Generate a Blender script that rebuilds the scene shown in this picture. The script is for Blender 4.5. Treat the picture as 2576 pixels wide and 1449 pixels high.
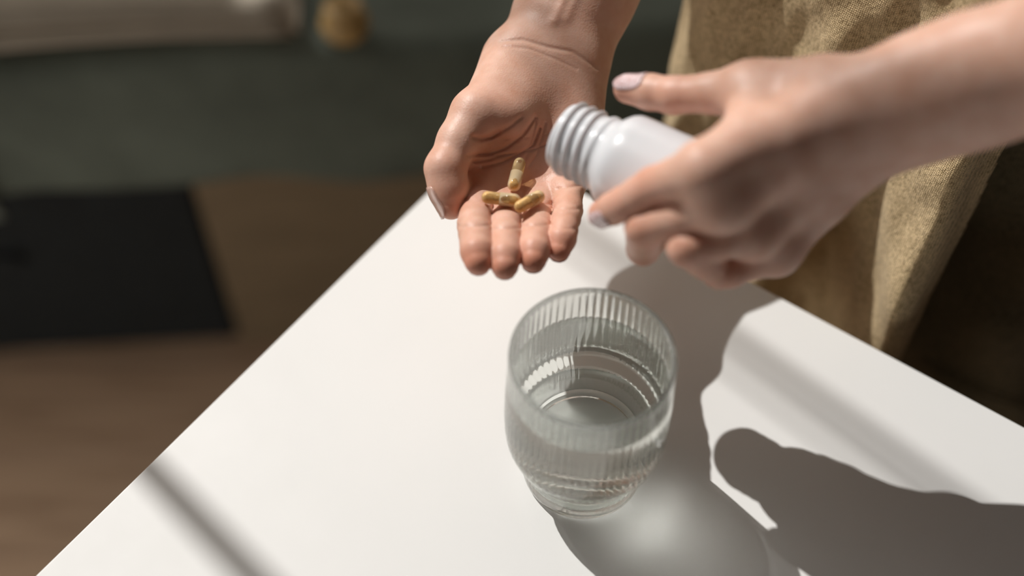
import bpy, bmesh, math, random
import numpy as np
from mathutils import Vector, Matrix, Quaternion

random.seed(7)
rng = np.random.default_rng(7)
SC = bpy.context.scene
COL = SC.collection
for o in list(bpy.data.objects):
    bpy.data.objects.remove(o)

# ------------------------------------------------------------------ camera
FPX, PITCH, CAMH = 3000.0, math.radians(53), 0.609
cam_d = bpy.data.cameras.new('camera')
cam = bpy.data.objects.new('camera', cam_d); COL.objects.link(cam)
cam.location = (0, 0, CAMH)
cam.rotation_euler = (math.pi / 2 - PITCH, 0, 0)
cam_d.sensor_width = 36.0
cam_d.lens = 36.0 * FPX / 2576
cam_d.clip_start = 0.02
cam_d.dof.use_dof = True
cam_d.dof.focus_distance = 0.668
cam_d.dof.aperture_fstop = 1.75
SC.camera = cam

# ------------------------------------------------------------------ world, sun, window and added fill light, exposure
w = bpy.data.worlds.new('world'); SC.world = w; w.use_nodes = True
bg = w.node_tree.nodes['Background']
bg.inputs[0].default_value = (1.0, 0.93, 0.86, 1)
bg.inputs[1].default_value = 0.020

SUN_AZ, SUN_EL = math.radians(-44), math.radians(48)      # direction the light travels towards
SUND = Vector((math.cos(SUN_AZ) * math.cos(SUN_EL), math.sin(SUN_AZ) * math.cos(SUN_EL), -math.sin(SUN_EL)))
sl = bpy.data.lights.new('sun', 'SUN'); sl.energy = 3.35; sl.angle = math.radians(0.62)
sl.color = (1.0, 0.98, 0.95)
so = bpy.data.objects.new('sun', sl); COL.objects.link(so)
so.rotation_euler = SUND.to_track_quat('-Z', 'Y').to_euler()
so.location = (-1.5, 2, 3)

WALLX = -1.0
al = bpy.data.lights.new('window_daylight', 'AREA'); al.shape = 'RECTANGLE'
al.size = 1.2; al.size_y = 1.35; al.energy = 7.0; al.color = (1.0, 0.95, 0.9)
ao = bpy.data.objects.new('window_daylight', al); COL.objects.link(ao)
ao.location = (WALLX + 0.05, 1.24, 1.63)
ao.rotation_euler = Vector((1, -0.25, -0.55)).to_track_quat('-Z', 'Y').to_euler()

bl_ = bpy.data.lights.new('back_fill_light', 'AREA'); bl_.shape = 'RECTANGLE'  # added fill lamp from behind, brightens the glass and the bed top
bl_.size = 1.7; bl_.size_y = 1.35; bl_.energy = 13; bl_.color = (1.0, 0.90, 0.81)
bo_ = bpy.data.objects.new('back_fill_light', bl_); COL.objects.link(bo_)
bo_.location = (0.1, 2.36, 1.15)
bo_.rotation_euler = Vector((0, -1, -0.25)).to_track_quat('-Z', 'Y').to_euler()

fl_ = bpy.data.lights.new('low_fill_light', 'AREA'); fl_.shape = 'RECTANGLE'  # added fill lamp below table height, lights only floor and bed side
fl_.size = 0.9; fl_.size_y = 0.52; fl_.energy = 3.0; fl_.color = (1.0, 0.93, 0.86)
fo_ = bpy.data.objects.new('low_fill_light', fl_); COL.objects.link(fo_)
fo_.location = (WALLX + 0.03, 0.12, -0.35)
fo_.rotation_euler = Vector((1, 0.75, -0.20)).to_track_quat('-Z', 'Y').to_euler()

vs = SC.view_settings
vs.view_transform = 'Standard'; vs.look = 'None'; vs.gamma = 1.0; vs.use_curve_mapping = False
vs.exposure = 0.0
SC.cycles.blur_glossy = 0.5
SC.cycles.sample_clamp_indirect = 40
SC.cycles.max_bounces = 32; SC.cycles.transmission_bounces = 30; SC.cycles.transparent_max_bounces = 32

# ------------------------------------------------------------------ measuring helpers
_fw = np.array([0, math.cos(PITCH), -math.sin(PITCH)]); _rt = np.array([1.0, 0, 0]); _up = np.cross(_rt, _fw)
_C = np.array([0, 0, CAMH])
def ray(x, y): return _fw + _rt * (x - 1288) / FPX - _up * (y - 724.5) / FPX
def P(x, y, z=0.0):
    d = ray(x, y); return _C + d * ((z - CAMH) / d[2])
def unit(v): v = np.asarray(v, float); return v / np.linalg.norm(v)

# ------------------------------------------------------------------ scene-graph helpers
def setp(o, label=None, cat=None, group=None, kind=None):
    if label: o['label'] = label
    if cat: o['category'] = cat
    if group: o['group'] = group
    if kind: o['kind'] = kind
    return o
def empty(name, loc=(0, 0, 0), rz=0):
    o = bpy.data.objects.new(name, None); COL.objects.link(o)
    o.location = loc; o.rotation_euler = (0, 0, rz); o.empty_display_size = 0.05
    return o
def link(name, me, mat, parent=None, smooth=True):
    o = bpy.data.objects.new(name, me); COL.objects.link(o)
    if mat is not None: me.materials.append(mat)
    if smooth: me.polygons.foreach_set('use_smooth', np.ones(len(me.polygons), bool))
    if parent is not None:
        o.parent = parent
    return o
def mesh_np(name, V, F):
    me = bpy.data.meshes.new(name)
    me.from_pydata(np.asarray(V).tolist(), [], np.asarray(F).tolist() if isinstance(F, np.ndarray) else F)
    me.update(); return me
def bm_mesh(name, bm):
    me = bpy.data.meshes.new(name); bm.to_mesh(me); bm.free(); return me
def box_bm(bm, lo, hi, M=None):
    vs_ = [bm.verts.new((x, y, z)) for x in (lo[0], hi[0]) for y in (lo[1], hi[1]) for z in (lo[2], hi[2])]
    for f in ((0, 1, 3, 2), (4, 6, 7, 5), (0, 4, 5, 1), (2, 3, 7, 6), (0, 2, 6, 4), (1, 5, 7, 3)):
        bm.faces.new([vs_[i] for i in f])
    if M is not None: bmesh.ops.transform(bm, matrix=M, verts=vs_)
    return vs_
def box(name, lo, hi, mat, parent=None, bevel=0.0, seg=2):
    bm = bmesh.new(); box_bm(bm, lo, hi)
    if bevel: bmesh.ops.bevel(bm, geom=list(bm.edges), offset=bevel, segments=seg, affect='EDGES', profile=0.5)
    bmesh.ops.recalc_face_normals(bm, faces=list(bm.faces))
    return link(name, bm_mesh(name, bm), mat, parent, smooth=False)
def lathe(prof, n=96, rfun=None, cap_first=False, cap_last=False):
    """rings of (r,z) around z; rfun(r,z,angle,i)->r"""
    V = []; F = []
    for i, (r, z) in enumerate(prof):
        for k in range(n):
            a = 2 * math.pi * k / n
            rr = rfun(r, z, a, i) if rfun else r
            V.append((rr * math.cos(a), rr * math.sin(a), z))
    for i in range(len(prof) - 1):
        for k in range(n):
            F.append((i * n + k, i * n + (k + 1) % n, (i + 1) * n + (k + 1) % n, (i + 1) * n + k))
    if cap_first: F.append(tuple(range(n - 1, -1, -1)))
    if cap_last: F.append(tuple((len(prof) - 1) * n + k for k in range(n)))
    return V, F

# ------------------------------------------------------------------ materials
def mat(name):
    m = bpy.data.materials.new(name); m.use_nodes = True
    nt = m.node_tree; b = nt.nodes['Principled BSDF']; return m, nt, b
def N(nt, t, **kw):
    n = nt.nodes.new(t)
    for k, v in kw.items(): setattr(n, k, v)
    return n
def ramp(nt, stops):
    r = N(nt, 'ShaderNodeValToRGB'); e = r.color_ramp.elements
    e[0].position, e[0].color = stops[0][0], (*stops[0][1], 1)
    e[1].position, e[1].color = stops[-1][0], (*stops[-1][1], 1)
    for p, c in stops[1:-1]:
        x = e.new(p); x.color = (*c, 1)
    return r
def noise(nt, scale, detail=4, rough=0.55, coord=None, out='Object', stretch=None):
    tc = N(nt, 'ShaderNodeTexCoord')
    src = tc.outputs[out]
    if stretch:
        mp = N(nt, 'ShaderNodeMapping'); mp.inputs['Scale'].default_value = stretch
        nt.links.new(src, mp.inputs[0]); src = mp.outputs[0]
    n = N(nt, 'ShaderNodeTexNoise'); n.inputs['Scale'].default_value = scale
    n.inputs['Detail'].default_value = detail; n.inputs['Roughness'].default_value = rough
    nt.links.new(src, n.inputs['Vector']); return n
def bump(nt, b, height, strength, dist):
    bp = N(nt, 'ShaderNodeBump'); bp.inputs['Strength'].default_value = strength; bp.inputs['Distance'].default_value = dist
    nt.links.new(height, bp.inputs['Height']); nt.links.new(bp.outputs[0], b.inputs['Normal']); return bp
def simple(name, col, rough=0.5, var=0.06, scale=20, bumpd=0.0, **kw):
    m, nt, b = mat(name)
    n = noise(nt, scale)
    r = ramp(nt, [(0.3, tuple(max(0, c * (1 - var)) for c in col)), (0.7, tuple(min(1, c * (1 + var)) for c in col))])
    nt.links.new(n.outputs[0], r.inputs[0]); nt.links.new(r.outputs[0], b.inputs['Base Color'])
    b.inputs['Roughness'].default_value = rough
    if bumpd: bump(nt, b, n.outputs[0], 0.5, bumpd)
    for k, v in kw.items(): b.inputs[k].default_value = v
    return m

def make_skin():
    m, nt, b = mat('skin')
    att = N(nt, 'ShaderNodeAttribute', attribute_name='flush')
    n1 = noise(nt, 90, 5); n2 = noise(nt, 420, 3)
    r1 = ramp(nt, [(0.3, (0.69, 0.395, 0.285)), (0.75, (0.79, 0.52, 0.41))])
    nt.links.new(n1.outputs[0], r1.inputs[0])
    mx = N(nt, 'ShaderNodeMix', data_type='RGBA'); mx.inputs['B'].default_value = (0.66, 0.20, 0.105, 1)
    nt.links.new(att.outputs['Fac'], mx.inputs['Factor']); nt.links.new(r1.outputs[0], mx.inputs['A'])
    nt.links.new(mx.outputs['Result'], b.inputs['Base Color'])
    b.inputs['Roughness'].default_value = 0.46
    b.inputs['Specular IOR Level'].default_value = 0.42
    b.inputs['Subsurface Weight'].default_value = 0.32
    b.inputs['Subsurface Radius'].default_value = (1.0, 0.32, 0.16)
    b.inputs['Subsurface Scale'].default_value = 0.005
    vo = N(nt, 'ShaderNodeTexVoronoi'); vo.inputs['Scale'].default_value = 900
    tc = N(nt, 'ShaderNodeTexCoord'); nt.links.new(tc.outputs['Object'], vo.inputs['Vector'])
    ad = N(nt, 'ShaderNodeMath', operation='ADD'); nt.links.new(vo.outputs['Distance'], ad.inputs[0]); nt.links.new(n2.outputs[0], ad.inputs[1])
    bump(nt, b, ad.outputs[0], 0.25, 0.0003)
    return m
SKIN = make_skin()
NAIL_BARE = simple('clear_nail', (0.70, 0.45, 0.37), 0.25, 0.08, 200, **{'Coat Weight': 0.6, 'Subsurface Weight': 0.15, 'Subsurface Scale': 0.002})
NAIL, _nt, _b = mat('nail_polish')
_n = noise(_nt, 1500, 2); _r = ramp(_nt, [(0.50, (0.66, 0.41, 0.40)), (0.60, (0.97, 0.90, 0.94))])
_nt.links.new(_n.outputs[0], _r.inputs[0]); _nt.links.new(_r.outputs[0], _b.inputs['Base Color'])
_b.inputs['Roughness'].default_value = 0.18; _b.inputs['Coat Weight'].default_value = 0.8

# ------------------------------------------------------------------ implicit modelling (bodies and hands)
def smin(a, b, k):
    h = np.maximum(k - np.abs(a - b), 0.0) / k
    return np.minimum(a, b) - h * h * k * 0.25
def cone(p, a, b, ra, rb):
    a = np.asarray(a, np.float32); ba = np.asarray(b, np.float32) - a
    pa = p - a; t = np.clip((pa @ ba) / float(ba @ ba), 0, 1)
    return np.linalg.norm(pa - t[:, None] * ba, axis=1) - (ra + (rb - ra) * t)
def econe(p, a, b, ra, rb, axis, flat):
    """tapered capsule squashed by `flat` along `axis`"""
    a = np.asarray(a, np.float32); ba = np.asarray(b, np.float32) - a; L2 = float(ba @ ba)
    ax = np.asarray(axis, float); ax = ax - (ax @ ba) / L2 * ba; ax = (ax / np.linalg.norm(ax)).astype(np.float32)
    pa = p - a; t = np.clip((pa @ ba) / L2, 0, 1); q = pa - t[:, None] * ba
    c = q @ ax; q = q + (c * (1 / flat - 1))[:, None] * ax
    l = np.linalg.norm(q, axis=1); r = ra + (rb - ra) * t
    g = np.sqrt(np.maximum((l * l - (c / flat) ** 2) + (c / flat / flat) ** 2, 1e-12)) / np.maximum(l, 1e-9)
    return (l - r) / np.maximum(g, 1.0)
def ellip(p, c, R, r):
    q = (p - np.asarray(c, np.float32)) @ np.asarray(R, np.float32).T      # R rows are the axes
    r = np.asarray(r, np.float32); k0 = np.linalg.norm(q / r, axis=1); k1 = np.linalg.norm(q / r / r, axis=1)
    return k0 * (k0 - 1) / np.maximum(k1, 1e-9)
def chain(p, pts, rad, k=0.002):
    """rounded, tapering tube through pts; far points are not measured exactly"""
    q = np.array(pts); c = q.mean(0); R = np.linalg.norm(q - c, axis=1).max() + max(rad)
    dc = np.linalg.norm(p - c.astype(np.float32), axis=1) - R
    out = np.maximum(dc, 0.012); m = dc < 0.012
    if m.any(): out[m] = _chain(p[m], pts, rad, k)
    return out
def _chain(p, pts, rad, k):
    d = None
    for i in range(len(pts) - 1):
        e = cone(p, pts[i], pts[i + 1], rad[i], rad[i + 1])
        d = e if d is None else smin(d, e, k)
    return d
def poly_dist(p, pts, nrm):
    """distance to a polyline measured in the plane across nrm"""
    nrm = unit(nrm).astype(np.float32); q = p - (p @ nrm)[:, None] * nrm
    best = np.full(len(p), 9.0, np.float32)
    for a, b in zip(pts[:-1], pts[1:]):
        a = np.asarray(a, np.float32); b = np.asarray(b, np.float32)
        a = a - (a @ nrm) * nrm; b = b - (b @ nrm) * nrm; ba = b - a; pa = q - a
        t = np.clip((pa @ ba) / max(float(ba @ ba), 1e-12), 0, 1)
        best = np.minimum(best, np.linalg.norm(pa - t[:, None] * ba, axis=1))
    return best
def surface(f, lo, hi, h):
    B = 8
    lo = np.asarray(lo, float); hi = np.asarray(hi, float)
    nb = np.ceil((hi - lo) / (h * B)).astype(int); n = nb * B
    bc = [lo[i] + (np.arange(nb[i]) + 0.5) * B * h for i in range(3)]
    G = np.stack(np.meshgrid(*bc, indexing='ij'), -1).reshape(-1, 3).astype(np.float32)
    d0 = f(G); act = np.abs(d0) < B * h * 0.87 * 1.2 + 0.002
    D = np.repeat(np.repeat(np.repeat(np.where(d0 > 0, 1.0, -1.0).astype(np.float32).reshape(nb), B, 0), B, 1), B, 2)
    ii = np.argwhere(act.reshape(nb))
    loc = np.stack(np.meshgrid(*[np.arange(B)] * 3, indexing='ij'), -1).reshape(-1, 3)
    for s in range(0, len(ii), 400):
        idx = (ii[s:s + 400, None, :] * B + loc[None]).reshape(-1, 3)
        D[idx[:, 0], idx[:, 1], idx[:, 2]] = f((lo + idx * h).astype(np.float32))
    S = D < 0
    # cells with a sign change
    c8 = [S[i:n[0] - 1 + i, j:n[1] - 1 + j, k:n[2] - 1 + k] for i in (0, 1) for j in (0, 1) for k in (0, 1)]
    anyi = np.logical_or.reduce(c8); alli = np.logical_and.reduce(c8)
    cells = np.argwhere(anyi & ~alli)
    cid = np.full(anyi.shape, -1, np.int64); cid[cells[:, 0], cells[:, 1], cells[:, 2]] = np.arange(len(cells))
    acc = np.zeros((len(cells), 3)); cnt = np.zeros(len(cells))
    corners = np.array([(i, j, k) for i in (0, 1) for j in (0, 1) for k in (0, 1)])
    val = np.stack([D[cells[:, 0] + c[0], cells[:, 1] + c[1], cells[:, 2] + c[2]] for c in corners], 1)
    for a in range(8):
        for b in range(a + 1, 8):
            if np.abs(corners[a] - corners[b]).sum() != 1: continue
            va, vb = val[:, a], val[:, b]; m = (va < 0) != (vb < 0)
            t = np.where(m, va / np.where(m, va - vb, 1), 0)
            acc += m[:, None] * (corners[a] + t[:, None] * (corners[b] - corners[a])); cnt += m
    V = lo + (cells + acc / cnt[:, None]) * h
    F = []
    for ax in range(3):
        o1, o2 = (ax + 1) % 3, (ax + 2) % 3
        sl0 = [slice(1, n[i] - 1) for i in range(3)]; sl1 = list(sl0)
        sl0[ax] = slice(0, n[ax] - 1); sl1[ax] = slice(1, n[ax])
        a, b = S[tuple(sl0)], S[tuple(sl1)]
        e = np.argwhere(a != b); off = np.array([1, 1, 1]); off[ax] = 0; g = e + off
        q = []
        for d1, d2 in ((0, 0), (1, 0), (1, 1), (0, 1)):
            c = g.copy(); c[:, o1] -= d1; c[:, o2] -= d2
            q.append(cid[c[:, 0], c[:, 1], c[:, 2]])
        q = np.stack(q, 1); flip = S[g[:, 0], g[:, 1], g[:, 2]]
        q[~flip] = q[~flip][:, ::-1]
        F.append(q)
    F = np.concatenate(F); F = F[(F >= 0).all(1)]
    eps = h * 0.4
    for _ in range(1):                         # settle the vertices onto the surface
        v = V.astype(np.float32); d = f(v)
        g = np.stack([f(v + np.eye(3, dtype=np.float32)[i] * eps) - d for i in range(3)], 1) / eps
        g2 = (g * g).sum(1); V = V - np.clip(d / np.maximum(g2, 0.2), -h, h)[:, None] * g
    return V, F
# ================================================================== the table frame of reference
CORNER = np.array([-0.0208, 0.5905, 0.0])
EA = math.radians(-36)
EDIR = np.array([math.cos(EA), math.sin(EA), 0.0])        # along the edge where the person stands
ENRM = np.array([-EDIR[1], EDIR[0], 0.0])                 # outwards from that edge, towards the person
def T(s, off, z): return CORNER + EDIR * s + ENRM * off + np.array([0, 0, z])

# ================================================================== open palm (person's right hand)
A_W = P(1388, 135, 0.127)
A_F = dict(
    index=[P(1207, 476, .103), P(1193, 566, .119), P(1198, 612, .1235), P(1203, 656, .124)],
    middle=[P(1279, 488, .099), P(1272, 570, .116), P(1271, 622, .122), P(1270, 667, .123)],
    ring=[P(1352, 482, .099), P(1350, 566, .114), P(1346, 612, .120), P(1342, 652, .1215)],
    pinky=[P(1427, 450, .104), P(1429, 528, .115), P(1419, 577, .1195), P(1407, 627, .1185)])
A_R = dict(index=(.0102, .0091, .0086, .0078), middle=(.0102, .0088, .0083, .0077),
           ring=(.0100, .0086, .0081, .0074), pinky=(.0094, .0080, .0075, .0067))
A_T = [P(1300, 160, .130), P(1187, 287, .137), P(1120, 424, .128), P(1135, 516, .1155)]
A_TR = (.0170, .0120, .0106, .0088)
A_ACR = unit(A_F['pinky'][0] - A_F['index'][0])
A_FWD = unit(A_F['middle'][0] - A_W)
A_NRM = unit(np.cross(A_ACR, A_FWD)); A_NRM *= np.sign(A_NRM[2])
A_E = A_W + unit(np.array([0.38, 0.73, 0.50])) * 0.235       # elbow
A_creases = [
    ([(1196, 346), (1212, 350), (1236, 345), (1258, 333)], .0014, .0013),
    ([(1258, 333), (1285, 318), (1312, 297)], .0009, .0011),
    ([(1184, 391), (1235, 386), (1271, 373), (1314, 341), (1346, 297)], .0012, .0011),
    ([(1214, 421), (1262, 410), (1301, 391), (1341, 365), (1358, 323)], .0011, .0010),
    ([(1248, 392), (1300, 386), (1338, 377), (1391, 360), (1430, 350)], .0009, .0009),
    ([(1190, 408), (1230, 402), (1268, 388)], .0006, .0008),
    ([(1348, 302), (1340, 345), (1330, 378)], .0007, .0009),
    ([(1372, 310), (1362, 350), (1350, 392), (1330, 420)], .0006, .0009),
    ([(1262, 110), (1315, 106), (1378, 124), (1437, 134), (1500, 172)], .0006, .0012),
    ([(1268, 122), (1330, 128), (1395, 152), (1450, 176)], .0003, .0009),
    ([(1270, 350), (1330, 345), (1390, 335)], .0004, .0009),
    ([(1300, 440), (1330, 380), (1345, 300)], .0004, .0009),
    ([(1168, 500), (1228, 510)], .0005, .0011), ([(1240, 522), (1308, 527)], .0005, .0011),
    ([(1316, 522), (1386, 514)], .0005, .0011), ([(1404, 476), (1462, 466)], .0006, .0011),
    ([(1152, 566), (1232, 562)], .00032, .0008), ([(1236, 572), (1310, 570)], .00032, .0008),
    ([(1312, 566), (1390, 562)], .00032, .0008), ([(1398, 524), (1470, 524)], .00032, .0008),
    ([(1388, 568), (1462, 574)], .0003, .0008)]
def _zpalm(x, y):
    return 0.127 + 0.011 - (y - 140) / 350 * 0.022 if y < 500 else 0.118
A_CR = [([P(x, y, _zpalm(x, y)) for x, y in c], dp, wd) for c, dp, wd in A_creases]
A_VIEW = unit(P(1330, 350, .12) - _C)

def sdf_A(p, creases=True):
    f = A_F; W = A_W
    heads = ['index', 'middle', 'ring', 'pinky']
    palm = None
    for i, n in enumerate(heads):
        base = W + A_ACR * (-.0165 + .0105 * i) + A_FWD * .010
        e = cone(p, base, f[n][0], .0125, A_R[n][0] + .0002)
        palm = e if palm is None else smin(palm, e, .014)
    mid_ = cone(p, W + A_FWD * .020 + A_NRM * .005, W + A_FWD * .072 + A_NRM * .0045, .0130, .0115)
    palm = smin(palm, mid_, .016)
    # carpal block and wrist
    fd = unit(A_E - W)
    wr = econe(p, W + A_FWD * .012, W + fd * .035, .0262, .0295, A_NRM, .70)
    fo = econe(p, W + fd * .022, W + fd * .10, .0280, .0425, A_NRM, .78)
    fo2 = econe(p, W + fd * .11, A_E, .0400, .042, A_NRM, .86)
    arm = smin(smin(wr, fo, .02), fo2, .03)
    palm = smin(palm, arm, .018)
    # the two pads of the palm
    hy = cone(p, W + A_ACR * .0175 + A_FWD * .018 + A_NRM * .004, f['pinky'][0] - A_FWD * .018 + A_ACR * .004 + A_NRM * .001, .0145, .0115)
    palm = smin(palm, hy, .018)
    th = cone(p, A_T[0] - A_ACR * .001 + A_NRM * .001, A_T[1] + A_ACR * .006 + A_NRM * .000, .0190, .0132)
    th = smin(th, cone(p, A_T[0] + A_ACR * .012 + A_FWD * .012, A_T[1] + A_ACR * .022 + A_FWD * .003 - A_NRM * .003, .0140, .0128), .012)
    palm = smin(palm, th, .016)
    # pads under the finger roots
    for n in heads:
        c = f[n][0] + A_NRM * .0022 - A_FWD * .020
        palm = smin(palm, cone(p, c, c + A_FWD * .027 + A_NRM * .0035, .0086, .0074), .012)
    for n, m in zip(heads[:-1], heads[1:]):
        c = ((f[n][0] + f[m][0]) * .60 + (f[n][1] + f[m][1]) * .40) / 2 + A_NRM * .0005
        palm = smin(palm, np.linalg.norm(p - c.astype(np.float32), axis=1) - .0062, .007)
    # web of the thumb
    web = cone(p, A_T[1] + A_ACR * .006 - A_NRM * .006, f['index'][0] - A_FWD * .016 - A_NRM * .004, .008, .0085)
    palm = smin(palm, web, .010)
    # thumb
    t0, t1, t2, t3 = A_T; r = A_TR
    m12 = (t1 + t2) / 2; m23 = t2 * .45 + t3 * .55
    tb = chain(p, [t1, m12, t2, m23, t3], [r[1] - .0004, .0112, r[2], .0101, r[3] - .0008], .005)
    out = smin(palm, tb, .011)
    res = out
    for n in heads:
        q = f[n]; rr = A_R[n]
        m0 = (q[0] + q[1]) / 2 + A_NRM * .0012; m1 = (q[1] + q[2]) / 2 + A_NRM * .0010
        m2 = q[2] * .5 + q[3] * .5 + A_NRM * .0008
        fg = chain(p, [q[0], m0, q[1], m1, q[2], m2, q[3]],
                   [rr[0] - .0006, rr[0] * .5 + rr[1] * .5 - .0004, rr[1] - .0001, rr[1] - .0004, rr[2] - .0002, rr[2] + .0001, rr[3] - .0004], .002)
        res = smin(res, smin(palm, fg, .0065), .0006)
    if creases:
        near = np.abs(res) < .006
        if near.any():
            pn = p[near]; add = np.zeros(len(pn), np.float32)
            for c, dp, wd in A_CR:
                d = poly_dist(pn, c, A_VIEW)
                add = np.maximum(add, dp * np.exp(-(d / wd) ** 2))
            # only the side that looks up out of the palm
            zc = np.array([0.0], np.float32)
            res = res.copy(); res[near] += add
            # tendons of the inner wrist
    fd = unit(A_E - W)
    near = np.abs(res) < .006
    if near.any():
        pn = p[near]
        for o, amp in ((-.002, .0011), (.0045, .0008)):
            a0 = W + fd * .006 + A_ACR * o; a1 = W + fd * .12 + A_ACR * (o * 1.2)
            d = poly_dist(pn, [a0, a1], A_NRM)
            up_ = ((pn - W.astype(np.float32)) @ A_NRM.astype(np.float32)) > 0
            res[near] -= amp * np.exp(-(d / .0030) ** 2) * up_
    return res

# ================================================================== the pill bottle's axis (held by the other hand)
B_AX = unit(-.88 * _rt + .47 * _up + .40 * _fw)             # towards the mouth
B_M = P(1419, 341, 0.16)
B_RAD, B_LEN = 0.0265, 0.094
def on_bottle(x, y, R):
    d = ray(x, y); o = _C - B_M; dp = d - (d @ B_AX) * B_AX; op = o - (o @ B_AX) * B_AX
    a, b, c = dp @ dp, dp @ op, op @ op - R * R; q = b * b - a * c
    t = -b / a if q < 0 else (-b - math.sqrt(q)) / a
    return _C + d * t
def roll(p, ang, dr=0.0, dt=0.0):
    """move a point round the bottle, away from the viewer and under it"""
    v = np.asarray(p) - B_M; t = v @ B_AX; u = v - t * B_AX; r = np.linalg.norm(u); u /= r
    w_ = np.cross(B_AX, u)
    if w_[2] > 0: w_ = -w_
    return B_M + B_AX * (t + dt) + (u * math.cos(ang) + w_ * math.sin(ang)) * (r + dr)

# ================================================================== gripping hand (person's left hand)
G_W = P(2190, 283, 0.208)
_ip = on_bottle(1645, 468, .0360); _id = on_bottle(1570, 512, .0350); _it = on_bottle(1516, 538, .0340)
_mp = on_bottle(1622, 571, .0360); _rp = on_bottle(1730, 620, .0362); _kp = P(1834, 680, .146)
G_F = dict(
    index=[P(1768, 425, .2085), _ip, _id, _it],
    middle=[P(1822, 520, .186), _mp, roll(_mp, .82, -.003, .004), roll(_mp, 1.50, -.005, .008)],
    ring=[P(1888, 584, .168), _rp, roll(_rp, .95, -.008, -.012), roll(_rp, 1.80, -.014, -.014)],
    pinky=[P(1950, 630, .148), _kp, roll(_kp, .65, -.004, .002), roll(_kp, 1.2, -.006, .005)])
def clear(p, r):
    v = p - B_M; t = -(v @ B_AX); u = v + t * B_AX; d = np.linalg.norm(u)
    return p if t > B_LEN + r or d > B_RAD + r else B_M - B_AX * t + u / d * (B_RAD + r)
G_R = dict(index=(.0108, .0092, .0082, .0072), middle=(.0108, .0092, .0083, .0072),
           ring=(.0104, .0096, .0082, .0070), pinky=(.0098, .0086, .0074, .0062))
G_F = {n: [clear(q, r * .96) for q, r in zip(G_F[n], G_R[n])] for n in G_F}
G_T = [P(2060, 225, .214), P(1885, 228, .2055), P(1695, 240, .193), P(1580, 224, .1855)]
G_TR = (.0155, .0118, .0092, .0074)
G_ACR = unit(G_F['pinky'][0] - G_F['index'][0])
G_FWD = unit(G_F['middle'][0] - G_W)
G_NRM = unit(np.cross(G_ACR, G_FWD)); G_NRM *= -np.sign(G_NRM @ _fw)     # back of the hand, towards the viewer
G_FN = np.array([0.10, -0.92, 0.36])                          # broad side of the forearm
G_E = G_W + unit(P(2576, 168, .250) - G_W) * 0.235
def sdf_G(p):
    f = G_F; W = G_W; heads = ['index', 'middle', 'ring', 'pinky']
    palm = None
    for i, n in enumerate(heads):
        base = W + G_ACR * (-.0150 + .0105 * i) + G_FWD * .008
        mid = base * .5 + f[n][0] * .5 - G_NRM * .0005
        e = smin(cone(p, base, mid, .0135, .0125), cone(p, mid, f[n][0], .0125, G_R[n][0]), .004)
        palm = e if palm is None else smin(palm, e, .014)
    fd = unit(G_E - W)
    wr = econe(p, W + G_FWD * .012, W + fd * .045, .0275, .0272, G_FN, .70)
    fo = econe(p, W + fd * .030, W + fd * .13, .0272, .0360, G_FN, .78)
    fo2 = econe(p, W + fd * .12, G_E, .0355, .041, G_FN, .86)
    arm = smin(smin(wr, fo, .02), fo2, .03)
    # wrist bone on the little-finger side
    ub = W + fd * .012 + G_ACR * .016 + G_NRM * .008
    arm = smin(arm, np.linalg.norm(p - ub.astype(np.float32), axis=1) - .0085, .012)
    palm = smin(palm, arm, .018)
    hy = cone(p, W + G_ACR * .0175 + G_FWD * .015 - G_NRM * .006, f['pinky'][0] - G_FWD * .02 - G_NRM * .010, .015, .0125)
    palm = smin(palm, hy, .012)
    th = cone(p, G_T[0], G_T[1], G_TR[0], .0130)
    palm = smin(palm, th, .012)
    web = cone(p, G_T[1] - G_FWD * .004 + G_ACR * .004, f['index'][0] - G_FWD * .022 - G_NRM * .003, .010, .0100)
    palm = smin(palm, web, .012)
    for n in heads:        # knuckles
        palm = smin(palm, np.linalg.norm(p - (f[n][0] + G_NRM * .0012).astype(np.float32), axis=1) - (G_R[n][0] - .0004), .012)
    t0, t1, t2, t3 = G_T
    m12 = (t1 + t2) / 2; m23 = t2 * .5 + t3 * .5
    tb = chain(p, [t1, m12, t2, m23, t3], [G_TR[1], .0098, G_TR[2], .0088, G_TR[3]], .003)
    res = smin(palm, tb, .009)
    for n in heads:
        q = f[n]; rr = G_R[n]
        m0 = (q[0] + q[1]) / 2; m1 = (q[1] + q[2]) / 2; m2 = (q[2] + q[3]) / 2
        fg = chain(p, [q[0], m0, q[1], m1, q[2], m2, q[3]],
                   [rr[0] - .0008, rr[0] * .50 + rr[1] * .50, rr[1] + .0003, rr[1] - .0006, rr[2] + .0002, rr[2] - .0003, rr[3]], .002)
        res = smin(res, smin(palm, fg, .006), .0010)
    # knuckle wrinkles over the joints
    near = np.abs(res) < .005
    if near.any():
        pn = p[near]; add = np.zeros(len(pn), np.float32)
        for n in heads:
            q = f[n]
            for j, amp in ((1, .0005), (2, .00045)):
                ax = unit(q[j + 1] - q[j - 1]).astype(np.float32); c = q[j].astype(np.float32)
                v = pn - c; t = v @ ax; rad = np.linalg.norm(v, axis=1)
                for o in (-.0022, 0, .0022):
                    add = np.maximum(add, amp * np.exp(-((t - o) / .0006) ** 2) * (rad < .0125))
        res = res.copy(); res[near] += add
    # the skin gives way where it presses on the bottle
    v = p - B_M.astype(np.float32); t = -(v @ B_AX.astype(np.float32)); rad = np.linalg.norm(v + t[:, None] * B_AX.astype(np.float32), axis=1)
    db = np.maximum(rad - (B_RAD + .0003), np.maximum(t - (B_LEN + .0003), .034 - t))
    return np.maximum(res, -db)

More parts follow.
